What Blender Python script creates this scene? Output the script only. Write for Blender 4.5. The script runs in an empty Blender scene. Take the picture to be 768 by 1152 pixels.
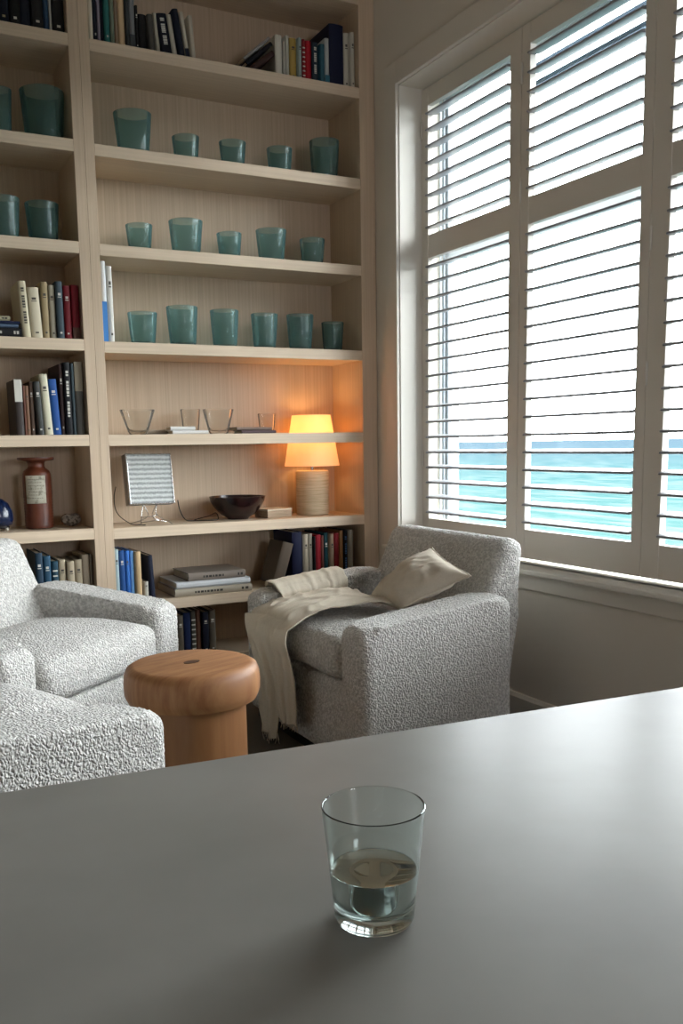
import bpy, bmesh, math, random
from mathutils import Vector, Matrix, noise
PI = math.pi
S = bpy.context.scene
C = S.collection
rnd = random.Random(7)

# ------------------------------------------------------------------ helpers
def lin(h):
    h = h.lstrip('#')
    o = []
    for i in (0, 2, 4):
        c = int(h[i:i+2], 16) / 255.0
        o.append(c / 12.92 if c <= .04045 else ((c + .055) / 1.055) ** 2.4)
    return (o[0], o[1], o[2], 1.0)

def new_mat(name):
    m = bpy.data.materials.new(name); m.use_nodes = True
    nt = m.node_tree; nt.nodes.clear()
    out = nt.nodes.new('ShaderNodeOutputMaterial')
    return m, nt, out

def N(nt, typ, **kw):
    n = nt.nodes.new(typ)
    for k, v in kw.items():
        if k.startswith('i_'):
            n.inputs[k[2:].replace('_', ' ')].default_value = v
        else:
            setattr(n, k, v)
    return n

def principled(name, col, rough=.6, spec=.5, metal=0.0, bump=None, var=None, coord='Object', sheen=0.0):
    """bump=(scale, strength, distance), var=(scale, other colour, lo, hi)"""
    m, nt, out = new_mat(name)
    b = N(nt, 'ShaderNodeBsdfPrincipled')
    b.inputs['Base Color'].default_value = col if not isinstance(col, str) else lin(col)
    b.inputs['Roughness'].default_value = rough
    b.inputs['Specular IOR Level'].default_value = spec
    b.inputs['Metallic'].default_value = metal
    if sheen: b.inputs['Sheen Weight'].default_value = sheen
    nt.links.new(b.outputs[0], out.inputs[0])
    tc = N(nt, 'ShaderNodeTexCoord')
    if var:
        n = N(nt, 'ShaderNodeTexNoise'); n.inputs['Scale'].default_value = var[0]; n.inputs['Detail'].default_value = 5
        nt.links.new(tc.outputs[coord], n.inputs['Vector'])
        r = N(nt, 'ShaderNodeMapRange'); r.inputs[1].default_value = var[2]; r.inputs[2].default_value = var[3]
        nt.links.new(n.outputs['Fac'], r.inputs[0])
        mx = N(nt, 'ShaderNodeMix', data_type='RGBA')
        mx.inputs[6].default_value = col if not isinstance(col, str) else lin(col)
        mx.inputs[7].default_value = lin(var[1])
        nt.links.new(r.outputs[0], mx.inputs[0]); nt.links.new(mx.outputs[2], b.inputs['Base Color'])
    if bump:
        n = N(nt, 'ShaderNodeTexNoise'); n.inputs['Scale'].default_value = bump[0]; n.inputs['Detail'].default_value = 4
        nt.links.new(tc.outputs[coord], n.inputs['Vector'])
        bp_ = N(nt, 'ShaderNodeBump'); bp_.inputs['Strength'].default_value = bump[1]; bp_.inputs['Distance'].default_value = bump[2]
        nt.links.new(n.outputs['Fac'], bp_.inputs['Height']); nt.links.new(bp_.outputs[0], b.inputs['Normal'])
    return m

def wood(name, c1, c2, scl, rough=.5, spec=.35, bump=.15, lo=.35, hi=.68):
    m, nt, out = new_mat(name)
    b = N(nt, 'ShaderNodeBsdfPrincipled'); b.inputs['Roughness'].default_value = rough; b.inputs['Specular IOR Level'].default_value = spec
    nt.links.new(b.outputs[0], out.inputs[0])
    tc = N(nt, 'ShaderNodeTexCoord'); mp = N(nt, 'ShaderNodeMapping'); mp.inputs['Scale'].default_value = scl
    nt.links.new(tc.outputs['Object'], mp.inputs[0])
    n = N(nt, 'ShaderNodeTexNoise'); n.inputs['Scale'].default_value = 1; n.inputs['Detail'].default_value = 6; n.inputs['Roughness'].default_value = .6
    n.inputs['Distortion'].default_value = .35
    nt.links.new(mp.outputs[0], n.inputs['Vector'])
    r = N(nt, 'ShaderNodeMapRange'); r.inputs[1].default_value = lo; r.inputs[2].default_value = hi
    nt.links.new(n.outputs['Fac'], r.inputs[0])
    mx = N(nt, 'ShaderNodeMix', data_type='RGBA'); mx.inputs[6].default_value = lin(c1); mx.inputs[7].default_value = lin(c2)
    nt.links.new(r.outputs[0], mx.inputs[0]); nt.links.new(mx.outputs[2], b.inputs['Base Color'])
    bp_ = N(nt, 'ShaderNodeBump'); bp_.inputs['Strength'].default_value = bump; bp_.inputs['Distance'].default_value = .001
    nt.links.new(n.outputs['Fac'], bp_.inputs['Height']); nt.links.new(bp_.outputs[0], b.inputs['Normal'])
    return m

def glass(name, col, rough=.0, ior=1.45, bump=None):
    m, nt, out = new_mat(name)
    g = N(nt, 'ShaderNodeBsdfGlass'); g.inputs['Color'].default_value = lin(col); g.inputs['Roughness'].default_value = rough; g.inputs['IOR'].default_value = ior
    nt.links.new(g.outputs[0], out.inputs[0])
    if bump:
        tc = N(nt, 'ShaderNodeTexCoord')
        n = N(nt, 'ShaderNodeTexNoise'); n.inputs['Scale'].default_value = bump[0]
        nt.links.new(tc.outputs['Object'], n.inputs['Vector'])
        b = N(nt, 'ShaderNodeBump'); b.inputs['Strength'].default_value = bump[1]; b.inputs['Distance'].default_value = bump[2]
        nt.links.new(n.outputs['Fac'], b.inputs['Height']); nt.links.new(b.outputs[0], g.inputs['Normal'])
    return m

def thin_glass(name, col, refl=.35, body=0.0, bodycol='#ffffff'):
    """thin sheet glass: transparent + fresnel reflection (+ a little body colour for tinted, seedy glass)"""
    m, nt, out = new_mat(name)
    t = N(nt, 'ShaderNodeBsdfTransparent'); t.inputs[0].default_value = lin(col)
    g = N(nt, 'ShaderNodeBsdfGlossy'); g.inputs['Roughness'].default_value = .05 if body > .06 else .02
    if body > .06:
        tcc = N(nt, 'ShaderNodeTexCoord'); mpp = N(nt, 'ShaderNodeMapping'); mpp.inputs['Scale'].default_value = (60, 60, 18); nn = N(nt, 'ShaderNodeTexNoise'); nn.inputs['Scale'].default_value = 1
        nt.links.new(tcc.outputs['Object'], mpp.inputs[0]); nt.links.new(mpp.outputs[0], nn.inputs['Vector'])
        bb = N(nt, 'ShaderNodeBump'); bb.inputs['Strength'].default_value = .5; bb.inputs['Distance'].default_value = .004
        nt.links.new(nn.outputs['Fac'], bb.inputs['Height']); nt.links.new(bb.outputs[0], g.inputs['Normal'])
    f = N(nt, 'ShaderNodeLayerWeight'); f.inputs['Blend'].default_value = refl
    mx = N(nt, 'ShaderNodeMixShader')
    nt.links.new(f.outputs['Fresnel'], mx.inputs[0]); nt.links.new(t.outputs[0], mx.inputs[1]); nt.links.new(g.outputs[0], mx.inputs[2])
    last = mx
    if body:
        tr = N(nt, 'ShaderNodeBsdfTranslucent'); tr.inputs[0].default_value = lin(bodycol)
        d = N(nt, 'ShaderNodeBsdfDiffuse'); d.inputs[0].default_value = lin(bodycol)
        ad = N(nt, 'ShaderNodeMixShader'); ad.inputs[0].default_value = .5
        nt.links.new(tr.outputs[0], ad.inputs[1]); nt.links.new(d.outputs[0], ad.inputs[2])
        m2 = N(nt, 'ShaderNodeMixShader'); m2.inputs[0].default_value = body
        nt.links.new(mx.outputs[0], m2.inputs[1]); nt.links.new(ad.outputs[0], m2.inputs[2]); last = m2
    nt.links.new(last.outputs[0], out.inputs[0])
    return m

def link(name, me, parent=None):
    o = bpy.data.objects.new(name, me); C.objects.link(o)
    if parent is not None: o.parent = parent
    return o

def obj(name, bm, mats, parent=None, smooth=None, loc=None):
    bmesh.ops.recalc_face_normals(bm, faces=bm.faces)
    me = bpy.data.meshes.new(name); bm.to_mesh(me); bm.free()
    for m in (mats if isinstance(mats, (list, tuple)) else [mats]): me.materials.append(m)
    if smooth is not None:
        for p in me.polygons: p.use_smooth = True
        if smooth < 179:
            me.set_sharp_from_angle(angle=math.radians(smooth))
    o = link(name, me, parent)
    if loc: o.location = loc
    return o

def thing(name, label, cat, loc=(0, 0, 0), rz=0, group=None):
    o = bpy.data.objects.new(name, None); C.objects.link(o); o.empty_display_size = .05
    o.location = loc; o.rotation_euler = (0, 0, rz)
    return tag(o, label, cat, group)

def tag(o, label, cat, group=None):
    o['label'] = label; o['category'] = cat
    if group: o['group'] = group
    return o

def struct(o):
    o['kind'] = 'structure'; return o

def bx(bm, x0, x1, y0, y1, z0, z1, bev=0, seg=2, mi=0):
    r = bmesh.ops.create_cube(bm, size=1.0)
    vs = r['verts']
    for v in vs:
        v.co = Vector((x0 + (v.co.x + .5) * (x1 - x0), y0 + (v.co.y + .5) * (y1 - y0), z0 + (v.co.z + .5) * (z1 - z0)))
    fs = {f for v in vs for f in v.link_faces}
    if bev:
        es = {e for v in vs for e in v.link_edges}
        r2 = bmesh.ops.bevel(bm, geom=list(es), offset=bev, segments=seg, affect='EDGES', profile=.5)
        fs = set(r2['faces']) | {f for f in fs if f.is_valid}
    for f in fs:
        if f.is_valid: f.material_index = mi
    return fs

def prism(bm, pts, a0, a1, axis='y', bev=0, seg=3, mi=0):
    """closed outline pts (p,q) extruded along axis; for axis y the points are (x,z); axis x: (y,z); axis z: (x,y)"""
    def P(p, q, a):
        return {'y': (p, a, q), 'x': (a, p, q), 'z': (p, q, a)}[axis]
    A = [bm.verts.new(P(p, q, a0)) for p, q in pts]; B = [bm.verts.new(P(p, q, a1)) for p, q in pts]
    fs = [bm.faces.new(A), bm.faces.new(list(reversed(B)))]
    n = len(pts)
    for i in range(n):
        fs.append(bm.faces.new((A[(i + 1) % n], A[i], B[i], B[(i + 1) % n])))
    if bev:
        es = {e for f in fs for e in f.edges}
        r = bmesh.ops.bevel(bm, geom=list(es), offset=bev, segments=seg, affect='EDGES', profile=.5)
        fs = [f for f in fs if f.is_valid] + list(r['faces'])
    for f in fs: f.material_index = mi
    return fs

def lathe(bm, prof, n=40, cx=0, cy=0, mi=0, wob=None, cap0=True, cap1=True):
    rings = []
    for r, z in prof:
        ring = []
        for k in range(n):
            a = 2 * PI * k / n
            rr = r * (wob(a, z) if wob else 1)
            ring.append(bm.verts.new((cx + rr * math.cos(a), cy + rr * math.sin(a), z)))
        rings.append(ring)
    fs = []
    for a, b in zip(rings, rings[1:]):
        for k in range(n):
            fs.append(bm.faces.new((a[k], a[(k + 1) % n], b[(k + 1) % n], b[k])))
    if cap0: fs.append(bm.faces.new(list(reversed(rings[0]))))
    if cap1: fs.append(bm.faces.new(rings[-1]))
    for f in fs: f.material_index = mi
    return fs

def tube(bm, pts, r, n=8, mi=0):
    pts = [Vector(p) for p in pts]
    prev = None
    for i, p in enumerate(pts):
        t = (pts[min(i + 1, len(pts) - 1)] - pts[max(i - 1, 0)]).normalized()
        up = Vector((0, 0, 1)) if abs(t.z) < .95 else Vector((1, 0, 0))
        a = t.cross(up).normalized(); b = t.cross(a).normalized()
        ring = [bm.verts.new(p + r * (math.cos(2 * PI * k / n) * a + math.sin(2 * PI * k / n) * b)) for k in range(n)]
        if prev:
            best = min(range(n), key=lambda s: (prev[0].co - ring[s].co).length)
            ring = ring[best:] + ring[:best]
            for k in range(n):
                bm.faces.new((prev[k], prev[(k + 1) % n], ring[(k + 1) % n], ring[k])).material_index = mi
        else:
            bm.faces.new(ring).material_index = mi
        prev = ring
    bm.faces.new(list(reversed(prev))).material_index = mi

def spline(P, n=8):
    P = [Vector(p) for p in P]; out = []
    for i in range(len(P) - 1):
        p0 = P[max(i - 1, 0)]; p1 = P[i]; p2 = P[i + 1]; p3 = P[min(i + 2, len(P) - 1)]
        for k in range(n):
            t = k / n
            out.append(.5 * ((2 * p1) + (p2 - p0) * t + (2 * p0 - 5 * p1 + 4 * p2 - p3) * t * t + (3 * p1 - p0 - 3 * p2 + p3) * t ** 3))
    out.append(P[-1]); return out

def grid(bm, nu, nv, fn, mi=0):
    V = [[bm.verts.new(fn(i / nu, j / nv)) for j in range(nv + 1)] for i in range(nu + 1)]
    for i in range(nu):
        for j in range(nv):
            bm.faces.new((V[i][j], V[i + 1][j], V[i + 1][j + 1], V[i][j + 1])).material_index = mi
    return V

# ------------------------------------------------------------------ tuned values
SHADE_E = .2; LAMP_W = 1.3
B_POS = (.623, -.823, 0); B_ANG = -48
C_POS = (.3025, -1.406, 0); C_ANG = 30
ST_Z = .456
GL_H = .0755
SEA = ((.016, .033, .031, 1), (.0115, .027, .028, 1), (.008, .019, .0245, 1), (.008, .0155, .0235, 1))
SKYC = (.975, .97, 1.02, 1); SKY = 21.0; SKY2 = 37.0
FILL_OPENING = (.95, 1.75, 1.0, 1.85)
EXPO = 0.0

ROWS = {'left_eye': (1.07, 0.02,
              [(0.526, 0.555, 0.205, 0.0, 'brown-black book with white head block', '#3a3330', 5), (0.557, 0.564, 0.183, 0.0, 'thin reddish book', '#6b4436', 0),
               (0.564, 0.578, 0.183, 0.0, 'slim tan-brown book', '#7a5c48', 1), (0.581, 0.596, 0.198, 0.0, 'narrow brown mottled book', '#5d4a3e', 1),
               (0.597, 0.62, 0.198, -0.04, 'charcoal book with faint lettering', '#3c3e3c', 1), (0.623, 0.653, 0.226, -0.053, 'cream hardback, brightest of its row', '#c4c0a8', 1),
               (0.656, 0.687, 0.208, -0.048, 'cobalt blue book', '#1d4c8e', 1), (0.692, 0.707, 0.265, 0.0, 'tall dark brown book', '#3a2a28', 1),
               (0.708, 0.734, 0.271, 0.0, 'tall black book with white spine lettering', '#0e0f14', 3), (0.735, 0.747, 0.268, 0.0, 'thin blue-grey book', '#3c4a50', 0),
               (0.749, 0.78, 0.275, 0.0, 'grey book with a beige upper half', '#55534e', 5)]),
 'left_low': (0.404, 0.02,
              [(0.563, 0.591, 0.22, 0.0, 'dark blue-grey book', '#22384a', 1), (0.593, 0.621, 0.206, 0.0, 'petrol blue book', '#254a62', 1),
               (0.624, 0.649, 0.183, 0.0, 'dark teal book with pale bands', '#1f4152', 4), (0.651, 0.678, 0.186, 0.0, 'cream paperback beside the teal book', '#b3a78f', 1),
               (0.681, 0.709, 0.179, 0.0, 'cream paperback with a dark emblem', '#a99d86', 1), (0.711, 0.739, 0.184, 0.0, 'lettered cream paperback', '#a39780', 1),
               (0.74, 0.768, 0.201, 0.0, 'tall plain beige book', '#8f8270', 0), (0.77, 0.778, 0.2, 0.0, 'thin taupe book against the upright', '#6e6353', 0)]),
 'left_mid': (1.428, 0.02,
              [(0.571, 0.6, 0.202, -0.049, 'ivory paperback with a dark vertical title', '#c5bb9f', 3), (0.603, 0.643, 0.182, -0.044, 'wide ivory hardback with a small title', '#c9bfa6', 1),
               (0.644, 0.669, 0.205, 0.0, 'tan cloth book', '#9c8a68', 1), (0.672, 0.695, 0.196, 0.0, 'pale grey cloth book', '#aaa390', 1), (0.696, 0.722, 0.209, 0.0, 'slate blue book', '#3c4a52', 1),
               (0.724, 0.75, 0.196, 0.0, 'dark red hardback', '#6e1620', 1), (0.754, 0.783, 0.201, 0.0, 'crimson hardback with a brown top', '#701520', 2)]),
 'right_floor': (0.145, 0.05,
                 [(1.121, 1.148, 0.174, 0.0, 'grey-taupe book nearest the armchair', '#5f584c', 1), (1.15, 1.181, 0.183, 0.0, 'navy book', '#0f2248', 0), (1.183, 1.205, 0.187, 0.0, 'dark grey ribbed book', '#4a4840', 4),
                  (1.207, 1.229, 0.189, 0.0, 'reddish brown book', '#6a4a3a', 0), (1.231, 1.26, 0.179, 0.0, 'black-blue book', '#0b1226', 1), (1.262, 1.292, 0.183, 0.0, 'taupe book at the end of the row', '#5e574c', 1)]),
 'right_low_a': (0.404, 0.02,
                 [(0.866, 0.883, 0.215, 0.0, 'white and pale blue book', '#9fb6bd', 1), (0.885, 0.908, 0.208, 0.0, 'royal blue book', '#1d4a86', 1), (0.91, 0.928, 0.205, 0.0, 'bright blue book', '#2f68b4', 1),
                  (0.93, 0.946, 0.202, 0.0, 'light blue book', '#6ca0d8', 0), (0.95, 0.973, 0.199, 0.0, 'sand coloured hardback', '#c6ac84', 0), (0.981, 1.0, 0.074, 0.0, 'very short white book', '#b8b5aa', 1),
                  (1.005, 1.027, 0.179, -0.1, 'leaning navy hardback', '#121a30', 0)]),
 'right_low_b': (0.404, 0.03,
                 [(1.647, 1.695, 0.236, 0.0, 'thick midnight blue hardback', '#0c1436', 0), (1.696, 1.703, 0.222, 0.0, 'thin grey booklet', '#77746c', 0), (1.705, 1.728, 0.223, 0.0, 'cream book with grey lines', '#b5ab98', 1),
                  (1.731, 1.751, 0.224, 0.0, 'off-white book', '#a7a396', 1), (1.752, 1.76, 0.211, 0.0, 'very thin black book', '#17161a', 0), (1.762, 1.789, 0.218, 0.0, 'bright red book', '#9a1a2a', 0),
                  (1.791, 1.805, 0.212, 0.0, 'thin faded red-brown book', '#7c4a42', 0), (1.807, 1.829, 0.223, 0.0, 'dark teal book', '#12434a', 1), (1.831, 1.852, 0.218, 0.0, 'grey-beige book', '#a08c76', 1),
                  (1.854, 1.879, 0.22, 0.0, 'crimson book with dark foot', '#861824', 2), (1.881, 1.903, 0.229, 0.0, 'ochre brown book', '#a0744c', 0), (1.905, 1.928, 0.229, 0.0, 'black book with blue lettering', '#0f1620', 3),
                  (1.93, 1.949, 0.23, 0.0, 'pale grey book beside the right upright', '#a09a8e', 0)]),
 'right_mid': (1.423, 0.02, [(0.867, 0.887, 0.3, 0.0, 'tall white book with blue lower half', '#e2e4e4', 6), (0.891, 0.912, 0.284, 0.0, 'tall white book with a grey title', '#dcdad2', 1)]),
 'top_left': (2.51, 0.02,
              [(0.516, 0.552, 0.26, 0.0, 'navy cloth hardback', '#0f1524', 1), (0.555, 0.591, 0.25, 0.0, 'navy hardback with a faint gilt title', '#0f1524', 1),
               (0.594, 0.63, 0.27, 0.0, 'black hardback with a small pale title', '#141414', 1), (0.63, 0.667, 0.25, 0.0, 'midnight blue hardback', '#0f1524', 0),
               (0.666, 0.707, 0.26, 0.0, 'black-blue hardback with a white title', '#141414', 1), (0.708, 0.728, 0.24, 0.0, 'slate blue paperback', '#24405a', 0), (0.73, 0.739, 0.27, 0.06, 'thin white-spined book', '#b9b6ad', 0),
               (0.742, 0.785, 0.27, 0.0, 'wide black hardback', '#141414', 1)]),
 'top_right_a': (2.505, 0.02,
                 [(0.868, 0.886, 0.25, 0.0, 'cream paperback at the upright', '#d8d0bb', 0), (0.887, 0.902, 0.26, 0.0, 'narrow dark navy book', '#0f1524', 1), (0.903, 0.915, 0.25, 0.0, 'thin lilac-grey book', '#8e8794', 0),
                  (0.917, 0.927, 0.24, 0.0, 'very thin black-blue book', '#0f1524', 0), (0.928, 0.948, 0.25, 0.0, 'teal cloth book', '#2f6f6a', 1), (0.95, 0.966, 0.24, 0.0, 'sage grey book', '#6f7a68', 0),
                  (0.968, 0.981, 0.23, 0.0, 'taupe paperback', '#8c7660', 0), (0.983, 1.008, 0.25, 0.0, 'wide cream book', '#cdb48e', 0), (1.01, 1.021, 0.24, 0.0, 'thin charcoal book', '#3c3f3f', 0),
                  (1.023, 1.045, 0.23, 0.0, 'grey book with a dark band', '#76797a', 2), (1.047, 1.058, 0.158, 0.044, 'thin black book', '#141414', 1), (1.06, 1.091, 0.132, 0.0, 'squat black hardback', '#141414', 0),
                  (1.094, 1.117, 0.133, -0.053, 'dark grey-brown hardback', '#4c4a44', 0), (1.12, 1.134, 0.143, -0.111, 'thin leaning cream book', '#a9a493', 0),
                  (1.141, 1.183, 0.147, -0.201, 'thick leaning black hardback, white spine title', '#0c0f1d', 3), (1.19, 1.21, 0.151, -0.145, 'leaning off-white book', '#b7b2a2', 0),
                  (1.215, 1.238, 0.171, -0.145, 'leaning blue-black rounded hardback', '#101827', 0), (1.242, 1.258, 0.167, -0.137, 'leaning cream book with dark foot', '#b9b2a0', 2),
                  (1.265, 1.283, 0.161, -0.062, 'last leaning cream book before the gap', '#b5ad9c', 0)]),
 'top_right_b': (2.505, 0.03,
                 [(1.622, 1.652, 0.157, 0.0, 'white hardback holding up the slanted books', '#c9c6b8', 0), (1.656, 1.668, 0.141, 0.0, 'thin pale grey book', '#a8a69a', 0),
                  (1.671, 1.687, 0.165, 0.0, 'thin white book', '#b3b1a4', 0), (1.691, 1.722, 0.161, 0.0, 'mustard yellow book', '#a88e4a', 1), (1.724, 1.74, 0.163, 0.0, 'pale aqua book', '#93a29c', 1),
                  (1.744, 1.758, 0.162, 0.0, 'striped red book', '#8a2a30', 4), (1.76, 1.788, 0.161, 0.0, 'bright red hardback', '#a01424', 0), (1.793, 1.821, 0.162, 0.0, 'blue-grey book, white lettering', '#26343e', 3),
                  (1.825, 1.846, 0.157, 0.0, 'small teal book', '#285462', 0), (1.848, 1.869, 0.184, 0.0, 'white book with a teal foot', '#a9adab', 2), (1.873, 1.939, 0.248, 0.0, 'tall thick midnight blue album', '#0a1230', 0),
                  (1.941, 1.966, 0.224, 0.0, 'white paperback beside the blue album', '#bdb9aa', 1), (1.968, 1.996, 0.227, 0.0, 'white paperback at the right upright', '#b8b4a6', 1)])}
GLASSES = [('t2', 1.04, 0.1, 2.14, 0.156, 0.072, 0.8), ('t2', 1.252, 0.1, 2.14, 0.098, 0.055, 0.8), ('t2', 1.451, 0.1, 2.14, 0.103, 0.055, 0.8), ('t2', 1.66, 0.1, 2.14, 0.104, 0.055, 0.8),
 ('t2', 1.871, 0.1, 2.14, 0.16, 0.066, 0.8), ('t3', 1.047, 0.1, 1.782, 0.102, 0.052, 0.8), ('t3', 1.238, 0.1, 1.782, 0.134, 0.068, 0.8), ('t3', 1.424, 0.1, 1.782, 0.102, 0.052, 0.8),
 ('t3', 1.612, 0.1, 1.782, 0.131, 0.064, 0.8), ('t3', 1.804, 0.1, 1.782, 0.11, 0.055, 0.8), ('t4', 1.044, 0.1, 1.423, 0.125, 0.058, 0.8), ('t4', 1.21, 0.1, 1.423, 0.156, 0.065, 0.8),
 ('t4', 1.392, 0.1, 1.423, 0.151, 0.061, 0.8), ('t4', 1.571, 0.1, 1.423, 0.145, 0.057, 0.8), ('t4', 1.738, 0.1, 1.423, 0.15, 0.058, 0.8), ('t4', 1.896, 0.1, 1.423, 0.125, 0.05, 0.8),
 ('tl2', 0.548, 0.1, 2.146, 0.166, 0.046, 0.8), ('tl2', 0.703, 0.1, 2.146, 0.18, 0.082, 0.8), ('tl3', 0.544, 0.1, 1.784, 0.152, 0.055, 0.8), ('tl3', 0.679, 0.1, 1.784, 0.143, 0.063, 0.8),
 ('c', 0.998, 0.07, 1.069, 0.097, 0.069, 0.5), ('c', 1.339, 0.07, 1.069, 0.1, 0.064, 0.6), ('c', 1.288, 0.17, 1.069, 0.105, 0.042, 0.75), ('c', 1.601, 0.14, 1.069, 0.086, 0.039, 0.8)]
# ------------------------------------------------------------------ materials
W1, W2 = '#cfbaa0', '#b7a28b'
M_WOODV = wood('pale_oak_upright', W1, W2, (110, 110, 1.8), lo=.25, hi=.8)
M_WOODH = wood('pale_oak_shelf', '#dac7ae', '#c4b097', (1.8, 110, 110), lo=.25, hi=.8)
M_WOODB = wood('pale_oak_back_panel', '#cfbba2', '#b09c84', (150, 150, 1.6), lo=.2, hi=.85)
M_WALL = principled('warm_grey_wall_paint', '#d8d0c4', .75, .2, bump=(300, .05, .0005))
M_CEIL = principled('ceiling_paint', '#e8e4dc', .8, .2)
M_TRIM = principled('window_paint', '#dcd7cc', .4, .4)
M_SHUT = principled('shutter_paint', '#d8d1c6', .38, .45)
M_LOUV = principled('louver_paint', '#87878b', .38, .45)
M_BLADE = principled('grey_blue_aluminium', '#c0c8d0', .45, .5)
M_REFLBAR = principled('blue_grey_reflection_bar', '#5f6d7e', .5)  # tone of the louver reflections, put on added bars
M_FLOOR = principled('taupe_carpet', '#6f675c', .95, .1, bump=(900, .8, .003), var=(500, '#4f4941', .35, .65))
M_HINGE = principled('hinge_metal', '#d9d4ca', .4, .5)
M_PANE = thin_glass('window_pane', '#f4f8f7', .12)

def boucle():
    m, nt, out = new_mat('off_white_boucle')
    b = N(nt, 'ShaderNodeBsdfPrincipled'); b.inputs['Roughness'].default_value = .95; b.inputs['Specular IOR Level'].default_value = .08
    b.inputs['Sheen Weight'].default_value = .25; b.inputs['Sheen Roughness'].default_value = .6
    nt.links.new(b.outputs[0], out.inputs[0])
    tc = N(nt, 'ShaderNodeTexCoord')
    n0 = N(nt, 'ShaderNodeTexNoise'); n0.inputs['Scale'].default_value = 60; n0.inputs['Detail'].default_value = 2
    nt.links.new(tc.outputs['Object'], n0.inputs['Vector'])
    ad = N(nt, 'ShaderNodeMix', data_type='VECTOR'); ad.inputs[0].default_value = .012
    nt.links.new(tc.outputs['Object'], ad.inputs[4]); nt.links.new(n0.outputs['Color'], ad.inputs[5])
    v = N(nt, 'ShaderNodeTexVoronoi', feature='SMOOTH_F1'); v.inputs['Scale'].default_value = 170; v.inputs['Smoothness'].default_value = .35
    nt.links.new(ad.outputs[1], v.inputs['Vector'])
    r = N(nt, 'ShaderNodeMapRange'); r.inputs[1].default_value = .15; r.inputs[2].default_value = .75; r.inputs[3].default_value = 1; r.inputs[4].default_value = 0
    nt.links.new(v.outputs['Distance'], r.inputs[0])
    n = N(nt, 'ShaderNodeTexNoise'); n.inputs['Scale'].default_value = 110; n.inputs['Detail'].default_value = 3
    nt.links.new(tc.outputs['Object'], n.inputs['Vector'])
    rr = N(nt, 'ShaderNodeMapRange'); rr.inputs[1].default_value = .4; rr.inputs[2].default_value = .62
    nt.links.new(n.outputs['Fac'], rr.inputs[0])
    mx = N(nt, 'ShaderNodeMix', data_type='RGBA'); mx.inputs[6].default_value = lin('#b9b7b2'); mx.inputs[7].default_value = lin('#dfddd8')
    nt.links.new(rr.outputs[0], mx.inputs[0]); nt.links.new(mx.outputs[2], b.inputs['Base Color'])
    bp_ = N(nt, 'ShaderNodeBump'); bp_.inputs['Strength'].default_value = .9; bp_.inputs['Distance'].default_value = .0045
    nt.links.new(r.outputs[0], bp_.inputs['Height']); nt.links.new(bp_.outputs[0], b.inputs['Normal'])
    return m
M_BOUCLE = boucle()
M_PLINTH = principled('black_plinth', '#0d0c0b', .6)
M_LINEN = principled('sand_linen', '#ddd3c1', .95, .1, bump=(420, .5, .0015), var=(700, '#c6bba8', .4, .62))
M_LINEN2 = principled('oatmeal_linen', '#d0c6b6', .95, .1, bump=(420, .5, .0015), var=(600, '#bbb09f', .4, .62))
M_STOOL = wood('honey_oak', '#a47750', '#85593a', (7, 55, 7), .5, .3, .1)
M_STOOLB = wood('honey_oak_trunk', '#996b45', '#7d5433', (16, 16, 1.6), .42, .4, .12)
M_KNOT = wood('dark_walnut_inlay', '#4a2a1a', '#331b10', (60, 20, 20), .4)
M_STONE = principled('grey_stone_top', '#8b8984', .38, .03, bump=(14, .06, .002), var=(6, '#807e79', .35, .7))
M_TGL = thin_glass('teal_tumbler_glass', '#e1f0f1', .18, .14, '#a3cdcb')
M_TGLD = thin_glass('teal_tumbler_base', '#7fb0a6', .3, .30, '#5b978d')
M_CGL = thin_glass('clear_tumbler_glass', '#fbfaf8', .14, .05, '#f2efe8')
M_GLASS = glass('clear_water_glass', '#f8fbfa', 0, 1.46)
M_WATER = glass('water', '#f4f8f7', 0, 1.33)
M_PAGE = principled('book_pages', '#cfc6b2', .9, .1)
M_CHROME = principled('polished_chrome', '#c8c8c8', .15, .5, 1.0)
M_STEEL = principled('brushed_steel_frame', '#8f8f8c', .35, .5, .7)
M_BLACK = principled('black_rubber', '#0b0b0b', .5)
M_BOWL = principled('dark_aubergine_lacquer', '#2a1414', .22, .5, bump=(30, .15, .002), var=(18, '#150a0c', .4, .65))
M_BOX = wood('weathered_box', '#b09a80', '#8d7a63', (8, 60, 60), .6)
M_VASE = principled('rust_stoneware', '#643320', .38, .5, bump=(60, .2, .002), var=(12, '#4e2415', .4, .65))
M_PAPER = principled('aged_paper_label', '#bdb9a8', .85, .1, var=(60, '#8d897a', .52, .66))
M_PEBBLE = principled('speckled_stone', '#8e8378', .8, .2, bump=(60, .7, .004), var=(90, '#4a423a', .45, .6))
M_BLUE = principled('cobalt_glaze', '#0b1a38', .2, .6)

# ------------------------------------------------------------------ setting
FZ = 0.0
XW = 2.065            # window wall
YB = -6.4; XL = -3.0; CH = 3.05
bm = bmesh.new(); bx(bm, XL - .1, XW + .3, YB - .1, .5, -.1, 0)
struct(obj('floor', bm, M_FLOOR))
bm = bmesh.new(); bx(bm, XL - .1, XW + .3, YB - .1, .5, CH, CH + .1)
struct(obj('ceiling', bm, M_CEIL))
bm = bmesh.new(); bx(bm, XL - .1, XL, YB - .1, .5, 0, CH); struct(obj('wall_left', bm, M_WALL))
bm = bmesh.new()
BX0, BX1, BZ0, BZ1 = FILL_OPENING  # added opening behind the viewer, sized to give frontal fill light
bx(bm, XL, BX0, YB - .1, YB, 0, CH); bx(bm, BX1, XW, YB - .1, YB, 0, CH)
bx(bm, BX0, BX1, YB - .1, YB, 0, BZ0); bx(bm, BX0, BX1, YB - .1, YB, BZ1, CH)
struct(obj('wall_back', bm, M_WALL))
bm = bmesh.new()
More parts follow.
